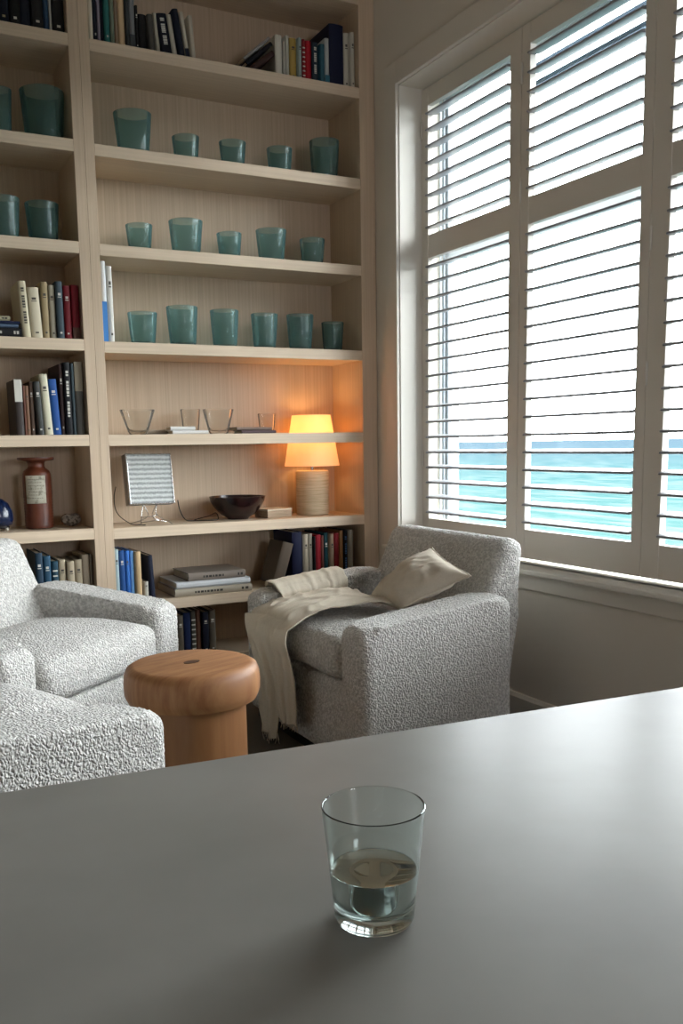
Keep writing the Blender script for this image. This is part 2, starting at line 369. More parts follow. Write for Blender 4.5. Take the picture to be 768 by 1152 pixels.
for a in ((BX0, BX0 + .04, BZ0, BZ1), (BX1 - .04, BX1, BZ0, BZ1), (BX0, BX1, BZ0, BZ0 + .04), (BX0, BX1, BZ1 - .04, BZ1)):
    bx(bm, a[0], a[1], YB - .07, YB - .03, a[2], a[3])
struct(obj('fill_opening_frame', bm, M_TRIM))  # unseen frame around the added fill opening
bm = bmesh.new(); bx(bm, XL, XW, .32, .42, 0, CH); struct(obj('wall_front', bm, M_WALL))
# right wall with the window opening
Y0, Y1 = -.192, -2.73          # opening of window 1
          # the added fill opening behind the viewer is in the back wall
ZB, ZT = .576, 2.466
bm = bmesh.new()
TH = .30
bx(bm, XW, XW + TH, Y0, .42, 0, CH)
bx(bm, XW, XW + TH, YB - .1, Y1, 0, CH)

for a, b, z0, z1 in ((Y0, Y1, ZB, ZT),):
    bx(bm, XW, XW + TH, b, a, 0, z0 - .002)
    bx(bm, XW, XW + TH, b, a, z1, CH)
struct(obj('wall_right', bm, M_WALL))
bm = bmesh.new()
prism(bm, [(XW - .018, 0), (XW - .018, .10), (XW - .010, .112), (XW, .112), (XW, 0)], YB, -.001, 'y')
struct(obj('baseboard_right', bm, M_TRIM))

def window(name, a, b, n):
    """opening from y=a (far) to y=b (near)"""
    w = bpy.data.objects.new(name, None); C.objects.link(w); struct(w)
    cw = .088
    bm = bmesh.new()
    bx(bm, XW - .014, XW + .001, a, a + cw, ZB - .03, ZT + cw, .002)
    bx(bm, XW - .014, XW + .001, b - cw, b, ZB - .03, ZT + cw, .002)
    bx(bm, XW - .014, XW + .001, b, a, ZT, ZT + cw, .002)
    obj('casing', bm, M_TRIM if n == 9 else M_WALL2, w)
    bm = bmesh.new()
    e = .004
    bx(bm, XW + .002, XW + TH, a - e, a + .003, ZB, ZT); bx(bm, XW + .002, XW + TH, b - .003, b + e, ZB, ZT)
    bx(bm, XW + .002, XW + TH, b, a, ZT - e, ZT + .003)
    obj('jamb_lining', bm, M_TRIM, w)
    bm = bmesh.new()
    bx(bm, XW - .042, XW + .08, b - cw - .01, a + cw + .01, ZB - .018, ZB, .005, 3)
    bx(bm, XW + .05, XW + TH, b, a, ZB - .018, ZB)
    obj('sill', bm, M_TRIM, w)
    bm = bmesh.new(); bx(bm, XW - .012, XW + .001, b - cw, a + cw, ZB - .075, ZB - .018, .002)
    obj('apron', bm, M_WALL2, w)
    # aluminium sash
    x0, x1 = 2.295, 2.325
    bm = bmesh.new()
    bx(bm, x0, x1, a - .024, a - .004, ZB, ZT - .004); bx(bm, x0, x1, b + .004, b + .06, ZB, ZT - .004)
    for x_ in (2.262, 2.280): bx(bm, x_, x_ + .006, a - .014, a - .004, ZB, ZT - .004)
    bx(bm, x0, x1, b + .05, a - .02, ZB, ZB + .035)
    bx(bm, x0, x1, b + .05, a - .02, ZT - .04, ZT - .004)
    bx(bm, x0, x1, b + .05, a - .02, 1.782, 1.820)
    bx(bm, x0 - .012, x1, b + .05, a - .02, 1.790, 1.797)
    obj('sash_frame', bm, M_BLADE, w)
    for z0, z1 in ((ZB + .035, 1.782), (1.820, ZT - .04)):
        bm = bmesh.new(); bx(bm, 2.307, 2.313, b + .055, a - .023, z0, z1)
        obj('pane', bm, M_PANE, w)
    return w
M_WALL2 = principled('casing_paint', '#d6cfc4', .5, .35)
window('window_1', Y0, Y1, 1)

# added exterior bars standing in for louver reflections in the upper glass
w = thing('reflection_bars', 'grey-blue bars added outside the window top in place of louver reflections', 'reflection_bars')
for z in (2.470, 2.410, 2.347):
    bm = bmesh.new(); bx(bm, 2.375, 2.400, -2.9, -.60, z, z + .019, .002); obj('reflection_bar', bm, M_REFLBAR, w)
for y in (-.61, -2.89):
    bm = bmesh.new(); bx(bm, 2.362, 2.40, y - .012, y + .012, 2.33, 2.52); obj('reflection_bar_bracket', bm, M_REFLBAR, w)
# ------------------------------------------------------------------ shutters
SX0, SX1 = 2.175, 2.203
def shutter(label, ya, yb, oa, ob):
    """panel from ya (far) to yb (near); opening oa..ob"""
    t = thing('plantation_shutter', label, 'shutter', (2.19, (ya + yb) / 2, ZB + .002), 0, 'plantation shutters in the window')
    ox, oy, oz = t.location
    zb, zt = ZB + .009 - oz, 2.456 - oz
    r = [(.693 - oz, 1.783 - oz, 17, 'lower'), (1.876 - oz, 2.387 - oz, 8, 'upper')]
    X0, X1 = SX0 - ox, SX1 - ox
    A, B, OA, OB = ya - oy, yb - oy, oa - oy, ob - oy
    g = .0015
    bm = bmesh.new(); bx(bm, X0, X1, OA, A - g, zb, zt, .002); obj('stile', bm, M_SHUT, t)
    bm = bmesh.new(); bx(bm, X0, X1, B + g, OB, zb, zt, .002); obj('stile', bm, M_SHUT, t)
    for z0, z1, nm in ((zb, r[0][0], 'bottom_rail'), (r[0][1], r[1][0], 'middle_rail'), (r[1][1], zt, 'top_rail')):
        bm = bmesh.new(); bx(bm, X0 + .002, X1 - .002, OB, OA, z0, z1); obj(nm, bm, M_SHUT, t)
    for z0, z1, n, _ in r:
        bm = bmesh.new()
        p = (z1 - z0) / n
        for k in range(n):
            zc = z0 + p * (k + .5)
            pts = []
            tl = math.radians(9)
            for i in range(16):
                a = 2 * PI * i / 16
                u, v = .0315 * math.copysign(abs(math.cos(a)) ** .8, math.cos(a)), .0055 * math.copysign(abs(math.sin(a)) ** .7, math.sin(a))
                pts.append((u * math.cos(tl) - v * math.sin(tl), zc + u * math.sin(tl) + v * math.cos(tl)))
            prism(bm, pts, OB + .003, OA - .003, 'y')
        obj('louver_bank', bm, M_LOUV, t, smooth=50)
    return t
sh = [('white louvred shutter nearest the bookcase, narrowest to the eye', -.192, -.8476, -.2416, -.7834),
      ('white louvred shutter in the middle of the window, between the two others', -.8476, -1.4725, -.8941, -1.429),
      ('white louvred shutter cut off by the right edge of the photo', -1.4725, -2.105, -1.5466, -2.06),
      ('white louvred shutter at the near end of the window', -2.105, -2.728, -2.15, -2.68)]
for s_ in sh:
    t = shutter(*s_)
def hinge(y, z, t):
    bm = bmesh.new(); lathe(bm, [(.0042, z - .035), (.0042, z + .035)], 10, 2.1704, y - .006)
    o = obj('shutter_hinge', bm, M_HINGE, t, smooth=40)
    o.location = -t.location
    return o
SHT = [o for o in C.objects if o.name.startswith('plantation_shutter')]
bpy.context.view_layer.update()
for y, z, k in ((-.196, 2.30, 0), (-.196, 1.62, 0), (-.196, .95, 0), (-.8476, 2.30, 1), (-.8476, 1.9, 1), (-1.4725, 1.62, 2), (-1.4725, 1.22, 2), (-2.105, 1.6, 3)):
    hinge(y, z, SHT[k])

# ------------------------------------------------------------------ bookcase
ZH = 2.83
def bookcase(name, label, x0, x1, pl, pr, levels, notch=None, spine=''):
    """x0..x1 outer, pl / pr side thickness; levels = list of top-surface heights"""
    t = thing(name, label, 'bookcase', (x0, 0, 0))
    D = .29
    W = x1 - x0
    for nm, a, b in (('side_panel', 0, pl), ('side_panel', W - pr, W)):
        bm = bmesh.new(); bx(bm, a, b, 0, D + .012, 0, CH - .004, .0012, 1); obj(nm, bm, M_WOODV, t)
    bm = bmesh.new(); bx(bm, pl, W - pr, D, D + .012, 0, CH - .004); obj('back_panel', bm, M_WOODB, t)
    for z in levels:
        bm = bmesh.new(); th = .043
        if notch and abs(z - notch[0]) < .01:
            a, b, y = notch[1] - x0, notch[2] - x0, notch[3]
            prism(bm, [(pl, .0005), (W - pr, .0005), (W - pr, D), (b, D), (b, y), (a, y), (a, D), (pl, D)], z - th, z, 'z')
        else:
            bx(bm, pl, W - pr, .0005, D, z - th, z, .0012, 1)
        obj('shelf', bm, M_WOODH, t)
    bm = bmesh.new(); bx(bm, pl, W - pr, .0005, D, levels[-1] - .043 - (levels[-1] - .043), levels[-1] - .043)
    obj('plinth', bm, M_WOODH, t)
    bm = bmesh.new(); bx(bm, pl, W - pr, .0005, D, ZH - .0, CH - .004); obj('top_fascia', bm, M_WOODH, t)
    return t
LL = dict(l1=2.51, l2=2.146, l3=1.784, l4=1.428, l5=1.07, l6=.709, l7=.404, l8=.145)
RR = dict(s1=2.505, s2=2.14, s3=1.782, s4=1.423, s5=1.069, s6=.704, s7=.404, s8=.145)
bookcase('bookcase', 'pale oak bookcase bay at the left, dark inside, behind the left armchair', -.39, .826, .039, .039, list(LL.values()))
bookcase('bookcase', 'pale oak built-in bookcase bay beside the window, holding the glowing lamp', .8262, 2.063, .0368, .0730, list(RR.values()), (1.069, 1.655, 1.965, .030))
S5Z = 1.069

# ------------------------------------------------------------------ books
_mats = {}
def colmat(hexc, rough=.6):
    k = (hexc, rough)
    if k not in _mats:
        _mats[k] = principled('book_cover_' + hexc[1:], hexc, rough, .3, bump=(500, .15, .0004))
    return _mats[k]
def lumi(h): c = lin(h); return .3 * c[0] + .6 * c[1] + .1 * c[2]
def book_bm(w, h, d, sty, hexc):
    """upright book, spine at y=0 facing -y, x 0..w, z 0..h. returns cover, pages, detail bmeshes"""
    th = min(.0025, w * .16)
    c = bmesh.new()
    r = min(w * .3, .006)
    # U-shaped cover with gently rounded spine
    pts = [(0, d), (0, r), (w * .12, r * .35), (w * .3, 0), (w * .7, 0), (w * .88, r * .35), (w, r), (w, d), (w - th, d), (w - th, r + th), (th, r + th), (th, d)]
    prism(c, pts, 0, h, 'z')
    p = bmesh.new(); e = .003
    bx(p, th, w - th, r + th, d - .004, e, h - e)
    dt = bmesh.new()
    cnt = 0
    f = -.0006
    def band(z0, z1, x0=.12, x1=.88):
        nonlocal cnt
        bx(dt, w * x0, w * x1, f, .0012, z0 * h, z1 * h); cnt += 1
    if sty == 1:
        band(.72, .735, .25, .75); band(.755, .80, .3, .7); band(.09, .12, .35, .65)
    elif sty == 2:
        bx(dt, .0005, w - .0005, -.0006, r * .8, 0, h * .22); cnt += 1
    elif sty == 3:
        z = .25
        k = 0
        while z < .86:
            l = .025 + .02 * ((k * 7) % 3) / 2
            if k % 6 != 5: band(z, z + l, .3, .68)
            z += l + .012; k += 1
    elif sty == 4:
        for k in range(7): band(.12 + k * .11, .15 + k * .11)
    elif sty == 5:
        bx(dt, .0005, w - .0005, -.0006, r * .8, h * .60, h * .999); cnt += 1
    elif sty == 6:
        bx(dt, .0005, w - .0005, -.0006, r * .8, 0, h * .5); cnt += 1
    return c, p, dt, cnt
ORD = ['first', 'second', 'third', 'fourth', 'fifth', 'sixth', 'seventh', 'eighth', 'ninth', 'tenth', 'eleventh', 'twelfth', 'thirteenth', 'fourteenth', 'fifteenth', 'sixteenth', 'seventeenth', 'eighteenth', 'nineteenth']
PHR = {'top_left': 'on top shelf, left bay', 'top_right_a': 'top left row, lamp bay', 'top_right_b': 'top right row, lamp bay',
       'left_mid': 'beside the small lying pile', 'left_eye': 'in left bay, eye level', 'left_low': 'behind the left armchair',
       'right_mid': 'by the teal tumblers', 'right_low_a': 'beside the low book stack', 'right_low_b': 'under the lamp shelf', 'right_floor': 'on the bottom shelf'}
DET = {'brown-black book with white head block': '#c9c6bb', 'grey book with a beige upper half': '#8d8472', 'tall white book with blue lower half': '#3f7ec2',
       'grey book with a dark band': '#3f4345', 'leaning cream book with dark foot': '#15192a', 'white book with a teal foot': '#3a6f80', 'crimson hardback with a brown top': '#5a3a30',
       'crimson book with dark foot': '#1c1014', 'black book with blue lettering': '#4a6a96', 'navy hardback with a faint gilt title': '#8a8062'}
def make_book(x0, x1, h, lean, look, col, sty, z, y, phr, k, group, depth=None):
    w = max(x1 - x0 - .0008, .005)
    d = depth or min(.15 + .14 * (h - .13) * 4, .21)
    lab = look + ', ' + ORD[k] + ' from the left ' + phr
    t = thing('book', lab, 'book', (x0 + .0004, y, z + .0006), 0, group)
    if lean:
        t.rotation_euler = (0, lean, 0)
        if lean < 0:  # leans left: pivot on the left lower edge would sink the right corner, so lift
            t.location.z += 0
            t.location.z += w * math.sin(-lean) * 0
        # rotation about Y by lean: right-lower corner goes to z = -w*sin(lean)
        lift = max(0, w * math.sin(lean))
        t.location.z += lift
    c, p, dt, cnt = book_bm(w, h, d, sty, col)
    obj('cover', c, colmat(col), t, smooth=35)
    obj('pages', p, M_PAGE, t)
    if cnt:
        dc = DET.get(look) or ('#c9c6bc' if lumi(col) < .12 else '#4e4a44')
        obj('spine_lettering' if sty in (1, 3, 4) else 'spine_band', dt, colmat(dc), t)
    else: dt.free()
    return t
GRP = {k: 'books ' + v for k, v in PHR.items()}
for key, (z, y, bs) in ROWS.items():
    px1, pl_, shift = -9, 0, 0
    for k, (x0, x1, h, lean, look, col, sty) in enumerate(bs):
        if lean > 0: lean = 0
        if px1 > -9: lean = max(lean, pl_ - .045)
        x0 += 0; wd = x1 - x0
        if px1 > -9 and lean < pl_:
            need = px1 + .95 * h * (math.tan(-lean) - math.tan(-pl_)) + .0005
            x0 = max(x0, need)
        x0 = max(x0, px1 + .0003)
        x1 = min(x0 + wd, .786 if key in ('top_left', 'left_mid', 'left_eye', 'left_low') else 1.988)
        if key == 'right_mid' or key == 'right_low_a' or key == 'top_right_a':
            if k == 0: x0 = max(x0, .8645)
        px1, pl_ = x1 + (h * 0), lean
        yy = y + .004 * ((k * 5) % 4)
        make_book(x0, x1, h, lean, look, col, sty, z, yy, PHR[key], k, GRP[key])

def flat_book(x0, x1, z, t_, y, d, col, label, group=None, sty=0, rz=0, edge='spine'):
    """lying book, spine facing the room"""
    t = thing('book', label, 'book', ((x0 + x1) / 2, y, z + .0006), rz, group)
    w = x1 - x0; h = t_
    th = min(.003, h * .18)
    c = bmesh.new(); r = min(h * .3, .006)
    pts = [(d, 0), (r, 0), (0, h * .3), (0, h * .7), (r, h), (d, h), (d, h - th), (r + th, h - th), (r + th, th), (d, th)]
    prism(c, pts, -w / 2, w / 2, 'x')
    obj('cover', c, colmat(col), t, smooth=35)
    p = bmesh.new(); bx(p, -w / 2 + .003, w / 2 - .003, r + th, d - .004, th, h - th); obj('pages', p, M_PAGE, t)
    if sty:
        dt = bmesh.new()
        x = -w * .25
        kk = 0
        while x < w * .12:
            l = .007 + .003 * (kk % 3); bx(dt, x, x + l, -.0005, .001, h * .36, h * .64); x += l + .004; kk += 1
        bx(dt, w * .36, w * .39, -.0005, .001, h * .33, h * .67); bx(dt, w * .41, w * .45, -.0005, .001, h * .33, h * .67)
        obj('spine_lettering', dt, colmat('#3c3833' if lumi(col) > .12 else '#b9b6ad'), t)
    return t
# big stack on the low shelf
z = .404
flat_book(1.106, 1.445, z, .031, .012, .26, '#a39a8a', 'large grey-beige book at the bottom of the low stack of three', 'big lying books', 1)
flat_book(1.115, 1.440, z + .032, .026, .016, .25, '#c9cdd0', 'large white book in the middle of the low stack', 'big lying books', 0)
flat_book(1.172, 1.424, z + .059, .032, .03, .22, '#7f756b', 'brown-grey book lying on top of the low stack', 'big lying books', 1)
# lying pile at the far left
z = 1.428
for k, (x1, t_, col, lab, s) in enumerate([(.566, .033, '#15151a', 'thick black book at the base of the small lying pile in left bay', 1),
                                      (.556, .013, '#51627a', 'thin slate blue book in the middle of the small lying pile', 0),
                                      (.562, .009, '#141d3c', 'thin navy book second from the top of the small lying pile', 0),
                                      (.528, .017, '#a09a80', 'olive cream book topmost of the small lying pile', 1)]):
    flat_book(x1 - .2, x1, z, t_, .02, .14, col, lab, 'small lying pile in the left bay', s)
    z += t_ + .001
# lying books on the thin eye-level shelf
flat_book(1.045, 1.145, S5Z, .019, .10, .13, '#9d9180', 'taupe book lying behind the first clear tumbler', 'lying books on the eye-level shelf')
flat_book(1.124, 1.275, S5Z, .014, .015, .075, '#dad9d6', 'white booklet lying under the other white booklet', 'lying books on the eye-level shelf')
flat_book(1.118, 1.222, S5Z + .015, .015, .022, .07, '#d8d7d3', 'white booklet lying on top of the wider white booklet', 'lying books on the eye-level shelf')
flat_book(1.420, 1.575, S5Z, .012, .012, .10, '#56474a', 'dark plum book at the bottom of the thin lying pair', 'lying books on the eye-level shelf', 0)
flat_book(1.402, 1.560, S5Z + .013, .013, .02, .10, '#7c6a60', 'brown book on top of the thin lying pair', 'lying books on the eye-level shelf', 0)

def lean_book(x, z, y, w, h, d, ang, col, label, group):
    t = thing('book', label, 'book', (x, y, z), 0, group)
    t.rotation_euler = (0, ang, 0)
    c, p, dt, cnt = book_bm(w, h, d, 0, col); dt.free()
    obj('cover', c, colmat(col), t, smooth=35); obj('pages', p, M_PAGE, t)
    return t
# strongly slanted books leaning right against the white hardback on the top shelf
g = 'slanted books on the highest shelf'
lean_book(1.508, 2.524, .03, .022, .125, .15, math.radians(52), '#3b2622', 'dark brown book slanting against the white hardback, lowest of three slanted', g)
lean_book(1.490, 2.539, .03, .016, .145, .15, math.radians(50), '#14141a', 'black book slanting in the middle of the three slanted books', g)
lean_book(1.480, 2.552, .03, .012, .15, .15, math.radians(49), '#8d8984', 'thin pale grey book lying uppermost on the slanted books', g)
# slanted brown book under the lamp
lean_book(1.546, .4235, .02, .050, .19, .15, math.radians(17), '#5c5044', 'brown book tilting right against the midnight blue hardback under the lamp', GRP['right_low_b'])

# ------------------------------------------------------------------ tumblers
def tumbler(x, y, z, h, r, rb, mats, label, group, seed, thick=.0035, foot=.012, wobble=.02, cat='glass', square=0):
    rr = random.Random(seed)
    p1, p2 = rr.random() * 6, rr.random() * 6
    t = thing('tumbler', label, cat, (x, y, z + .0005), rr.random() * 6, group)
    rB = r * rb
    def wob(a, zz): return 1 + wobble * (math.sin(2 * a + p1) + .6 * math.sin(3 * a + p2)) * (zz / h)
    bm = bmesh.new()
    n = 8
    outer = []
    for i in range(n + 1):
        s = i / n
        outer.append((rB + (r - rB) * s ** .9, h * s))
    outer[0] = (rB * .93, 0)
    outer.insert(1, (rB * .99, h * .02))
    inner = [(rB + (r - rB) * s ** .9 - thick, h * s) for s in [1 - .9 * i / n for i in range(n + 1)]]
    inner = [(q, zz) for q, zz in inner if zz > foot]
    outer.insert(-1, (rB + (r - rB) * .99, h - .002)); inner.insert(1, (inner[0][0], h - .002))
    prof = outer + [(r - thick * .5, h + thick * .4)] + inner + [(rB * .9 - thick, foot), (rB * .4, foot * .85)]
    lathe(bm, prof, 44, wob=wob)
    obj('glass_wall', bm, mats[0], t, smooth=60)
    return t
NM = {'t2': 'on highest tumbler shelf, lamp bay', 't3': 'on middle tumbler shelf, lamp bay', 't4': 'on lowest tumbler shelf, lamp bay', 'tl2': 'on upper tumbler shelf, left bay', 'tl3': 'on lower tumbler shelf, left bay'}
cnts = {}
SIZ = {'t2': ['wide tall', 'small', 'small', 'small', 'tall shadowed'], 't3': ['small', 'widest', 'small', 'middle-sized', 'small shadowed'],
       't4': ['short broad', 'tallest', 'tall', 'narrow tall', 'tall flared', 'small dim'], 'tl2': ['half hidden tall', 'broad dark'], 'tl3': ['narrow glinting', 'wide dark']}
for i, (k, x, y, z, h, r, rb) in enumerate(GLASSES):
    if k == 'c': continue
    j = cnts.get(k, 0); cnts[k] = j + 1
    tumbler(x, y, z, h, r, rb, (M_TGL,), '%s teal tumbler, %s from left %s' % (SIZ[k][j], ORD[j], NM[k]), 'teal tumblers ' + NM[k], 10 + i)
CL = [g_ for g_ in GLASSES if g_[0] == 'c']
for i, (g_, lb, hh) in enumerate(zip(CL, ('clear flared tumbler at the left end of the eye-level shelf', 'clear flared tumbler right of the white booklets', 'slim clear tumbler standing behind the flared one by the white booklets', 'small clear tumbler left of the lamp, tinted orange by it'), (0, 0, 0, 0))):
    k, x, y, z, h, r, rb = g_
    if i == 2: x = 1.262; y = .2
    if i == 3: y = .2; x = 1.655
    if i == 3: x = 1.60; y = .17
    tumbler(x, y, z, h, r, rb, (M_CGL,), lb, 'clear tumblers on the eye-level shelf', 70 + i, wobble=.0, thick=.003)

# ------------------------------------------------------------------ lamp
lx, ly, lz = 1.812, .160, .7045
t = thing('table_lamp', 'lit table lamp with cream cone shade and ribbed cylinder base in bookcase corner', 'lamp', (lx, ly, lz))
m, nt, out = new_mat('lamp_shade_linen')
tr = N(nt, 'ShaderNodeBsdfTranslucent'); tr.inputs[0].default_value = lin('#ffe4bd')
df = N(nt, 'ShaderNodeBsdfDiffuse'); df.inputs[0].default_value = lin('#f0ddbb')
mx = N(nt, 'ShaderNodeMixShader'); mx.inputs[0].default_value = .45
em = N(nt, 'ShaderNodeEmission'); em.inputs[0].default_value = (1.0, .60, .27, 1); em.inputs[1].default_value = SHADE_E
ad = N(nt, 'ShaderNodeAddShader')
nt.links.new(tr.outputs[0], mx.inputs[1]); nt.links.new(df.outputs[0], mx.inputs[2]); nt.links.new(mx.outputs[0], ad.inputs[0]); nt.links.new(em.outputs[0], ad.inputs[1]); nt.links.new(ad.outputs[0], out.inputs[0])
M_SHADE = m
M_LBASE = wood('ribbed_cream_base', '#d9c8ab', '#b8a584', (10, 10, 260), .7, .2, .6)
bm = bmesh.new(); lathe(bm, [(.070, 0), (.0745, .004), (.0745, .193), (.071, .198)], 48); obj('base', bm, M_LBASE, t, smooth=40)
bm = bmesh.new(); lathe(bm, [(.006, .198), (.006, .30)], 12); lathe(bm, [(.014, .27), (.014, .32)], 16); obj('stem', bm, M_CHROME, t, smooth=40)
bm = bmesh.new(); lathe(bm, [(.124, .219), (.087, .4445), (.0855, .4445), (.1225, .219)], 56, cap0=False, cap1=False)
vs = bm.verts[:]
bm.verts.ensure_lookup_table()
n_ = 56
for k in range(n_): bm.faces.new((bm.verts[k], bm.verts[(k + 1) % n_], bm.verts[3 * n_ + (k + 1) % n_], bm.verts[3 * n_ + k]))
obj('lamp_shade', bm, M_SHADE, t, smooth=50)
bm = bmesh.new(); bmesh.ops.create_uvsphere(bm, u_segments=20, v_segments=12, radius=.022)
for v in bm.verts: v.co.z += .335
mb, nt, out = new_mat('glowing_bulb'); e = N(nt, 'ShaderNodeEmission'); e.inputs[0].default_value = (1, .62, .28, 1); e.inputs[1].default_value = 20
nt.links.new(e.outputs[0], out.inputs[0])
obj('bulb', bm, mb, t, smooth=180)
L = bpy.data.lights.new('lamp_bulb_light', 'POINT'); L.energy = LAMP_W; L.color = (1, .56, .23); L.shadow_soft_size = .03
lo = bpy.data.objects.new('lamp_bulb_light', L); C.objects.link(lo); lo.location = (lx, ly, lz + .385)

# ------------------------------------------------------------------ objects on the lamp shelf
z6 = .7045
t = thing('desk_light', 'square dimpled grey panel light on a chrome wire stand left of the bowl', 'lamp', (1.045, .09, z6))
M_DIMP, nt, out = new_mat('dimpled_grey_diffuser')
b = N(nt, 'ShaderNodeBsdfPrincipled'); b.inputs['Roughness'].default_value = .45; nt.links.new(b.outputs[0], out.inputs[0])
tc = N(nt, 'ShaderNodeTexCoord')
wv = N(nt, 'ShaderNodeTexWave', wave_type='BANDS', bands_direction='Z'); wv.inputs['Scale'].default_value = 16; wv.inputs['Distortion'].default_value = 1.2; wv.inputs['Detail'].default_value = 2; wv.inputs['Detail Scale'].default_value = 6
nt.links.new(tc.outputs['Object'], wv.inputs['Vector'])
nz = N(nt, 'ShaderNodeTexNoise'); nz.inputs['Scale'].default_value = 170; nt.links.new(tc.outputs['Object'], nz.inputs['Vector'])
ma = N(nt, 'ShaderNodeMath', operation='ADD'); nt.links.new(wv.outputs['Fac'], ma.inputs[0]); nt.links.new(nz.outputs['Fac'], ma.inputs[1])
mr = N(nt, 'ShaderNodeMapRange'); mr.inputs[1].default_value = .3; mr.inputs[2].default_value = 1.5; nt.links.new(ma.outputs[0], mr.inputs[0])
mx = N(nt, 'ShaderNodeMix', data_type='RGBA'); mx.inputs[6].default_value = lin('#7a7f7d'); mx.inputs[7].default_value = lin('#c6cbc9'); nt.links.new(mr.outputs[0], mx.inputs[0]); nt.links.new(mx.outputs[2], b.inputs['Base Color'])
bp_ = N(nt, 'ShaderNodeBump'); bp_.inputs['Strength'].default_value = .6; bp_.inputs['Distance'].default_value = .003; nt.links.new(ma.outputs[0], bp_.inputs['Height']); nt.links.new(bp_.outputs[0], b.inputs['Normal'])
hw, hh, dd = .096, .104, .045
R_ = Matrix.Translation((0.0, .01, .186)) @ Matrix.Rotation(math.radians(-10), 4, 'X') @ Matrix.Rotation(math.radians(4), 4, 'Z')
def tilt(o): o.matrix_local = R_; return o
bm = bmesh.new()
bx(bm, -hw, hw, -.002, dd, -hh, hh, .003)
tilt(obj('housing', bm, M_STEEL, t, smooth=40))
bm = bmesh.new()
for a in ((-hw, -hw + .006, -hh, hh), (hw - .004, hw, -hh, hh), (-hw, hw, -hh, -hh + .005), (-hw, hw, hh - .005, hh)):
    bx(bm, a[0], a[1], -.008, -.001, a[2], a[3], .001)
tilt(obj('rim', bm, M_CHROME, t))
bm = bmesh.new(); bx(bm, -hw + .006, hw - .004, -.005, -.0018, -hh + .005, hh - .005); tilt(obj('diffuser', bm, M_DIMP, t))
bm = bmesh.new()
for q in ([(-.03, .02, .085), (-.045, .0, .03), (-.06, -.05, .003)], [(.03, .02, .085), (.02, .0, .04), (.07, -.045, .003)], [(-.03, .02, .085), (-.01, .03, .03), (-.08, .05, .003)], [(.03, .02, .085), (.01, .03, .03), (.075, .05, .003)],
          [(-.045, 0, .03), (0, -.01, .034), (.02, 0, .04)], [(-.055, -.03, .012), (0, -.055, .02), (.045, -.025, .018)]):
    tube(bm, spline(q, 6), .0019, 8)
obj('wire_stand', bm, M_CHROME, t, smooth=60)
bm = bmesh.new()
tube(bm, spline([(1.155, .085, .80), (1.165, .09, .755), (1.19, .10, .716), (1.23, .12, .7085), (1.27, .10, .7085), (1.31, .09, .7085), (1.335, .10, .712), (1.335, .13, .735), (1.322, .18, .72), (1.28, .2, .7085), (1.25, .16, .7085)], 10), .0022, 8)
tag(obj('power_cable', bm, M_BLACK, smooth=60), 'thin black cable running from the panel light to the dark bowl', 'cable')
bm = bmesh.new()
tube(bm, spline([(.922, .17, .86), (.914, .175, .82), (.918, .18, .77), (.934, .16, .735), (.965, .12, .7085), (.975, .06, .7085), (1.0, .03, .7085)], 10), .0018, 8)
tag(obj('power_cable', bm, M_BLACK, smooth=60), 'thin black cable hanging behind the left side of the panel light', 'cable')

bm = bmesh.new()
lathe(bm, [(.045, 0), (.048, .006), (.075, .022), (.1, .05), (.115, .076), (.119, .094), (.120, .098), (.115, .098), (.110, .078), (.095, .053), (.07, .028), (.03, .014)], 48, wob=lambda a, z: 1 + .012 * math.sin(2 * a + z * 20))
o = obj('bowl', bm, M_BOWL, smooth=60, loc=(1.435, .128, z6 + .0005)); tag(o, 'dark brown wide shallow bowl on the lamp shelf', 'bowl')
t = thing('wooden_box', 'small pale box with lighter top lying between the bowl and the lamp', 'box', (1.605, .135, z6 + .0005), math.radians(12))
bm = bmesh.new(); bx(bm, -.065, .065, -.05, .05, 0, .030, .002); obj('body', bm, M_BOX, t)
bm = bmesh.new(); bx(bm, -.067, .067, -.052, .052, .0305, .038, .002); obj('lid', bm, colmat('#cdbfa8'), t)

# left bay, lamp level
vz = .7095
t = thing('stoneware_vase', 'rust brown ribbed stoneware bottle vase with wide flat lip and paper label', 'vase', (.607, .14, vz))
prof = [(.045, 0), (.052, .003)]
for k in range(22):
    z_ = .008 + k * .0055
    prof += [(.0545 if k % 2 else .0525, z_)]
prof += [(.0545, .14), (.0545, .198), (.0535, .212), (.048, .225), (.034, .236), (.031, .243), (.032, .255), (.036, .262), (.067, .266), (.070, .271), (.069, .277), (.04, .278), (.028, .270), (.026, .24)]
bm = bmesh.new(); lathe(bm, prof, 48); obj('body', bm, M_VASE, t, smooth=55)
bm = bmesh.new()
a0, a1 = math.radians(-148), math.radians(-66)
V = grid(bm, 14, 6, lambda u, v: (.0552 * math.cos(a0 + (a1 - a0) * u), .0552 * math.sin(a0 + (a1 - a0) * u), .100 + .108 * v))
o = obj('paper_label', bm, M_PAPER, t, smooth=60); md = o.modifiers.new('th', 'SOLIDIFY'); md.thickness = .0008; md.offset = 1
bm = bmesh.new()
rr = random.Random(3)
for k in range(7):
    zz = .192 - k * .012
    u = .15
    while u < .8:
        l = .04 + rr.random() * .07
        a = a0 + (a1 - a0) * u; b_ = a0 + (a1 - a0) * (u + l)
        V1_ = [bm.verts.new((.0563 * math.cos(q), .0563 * math.sin(q), zz + s)) for q, s in ((a, 0), (b_, .0), (b_, .0022), (a, .0022))]
        bm.faces.new(V1_)
        u += l + .03
obj('label_writing', bm, colmat('#77736a'), t)

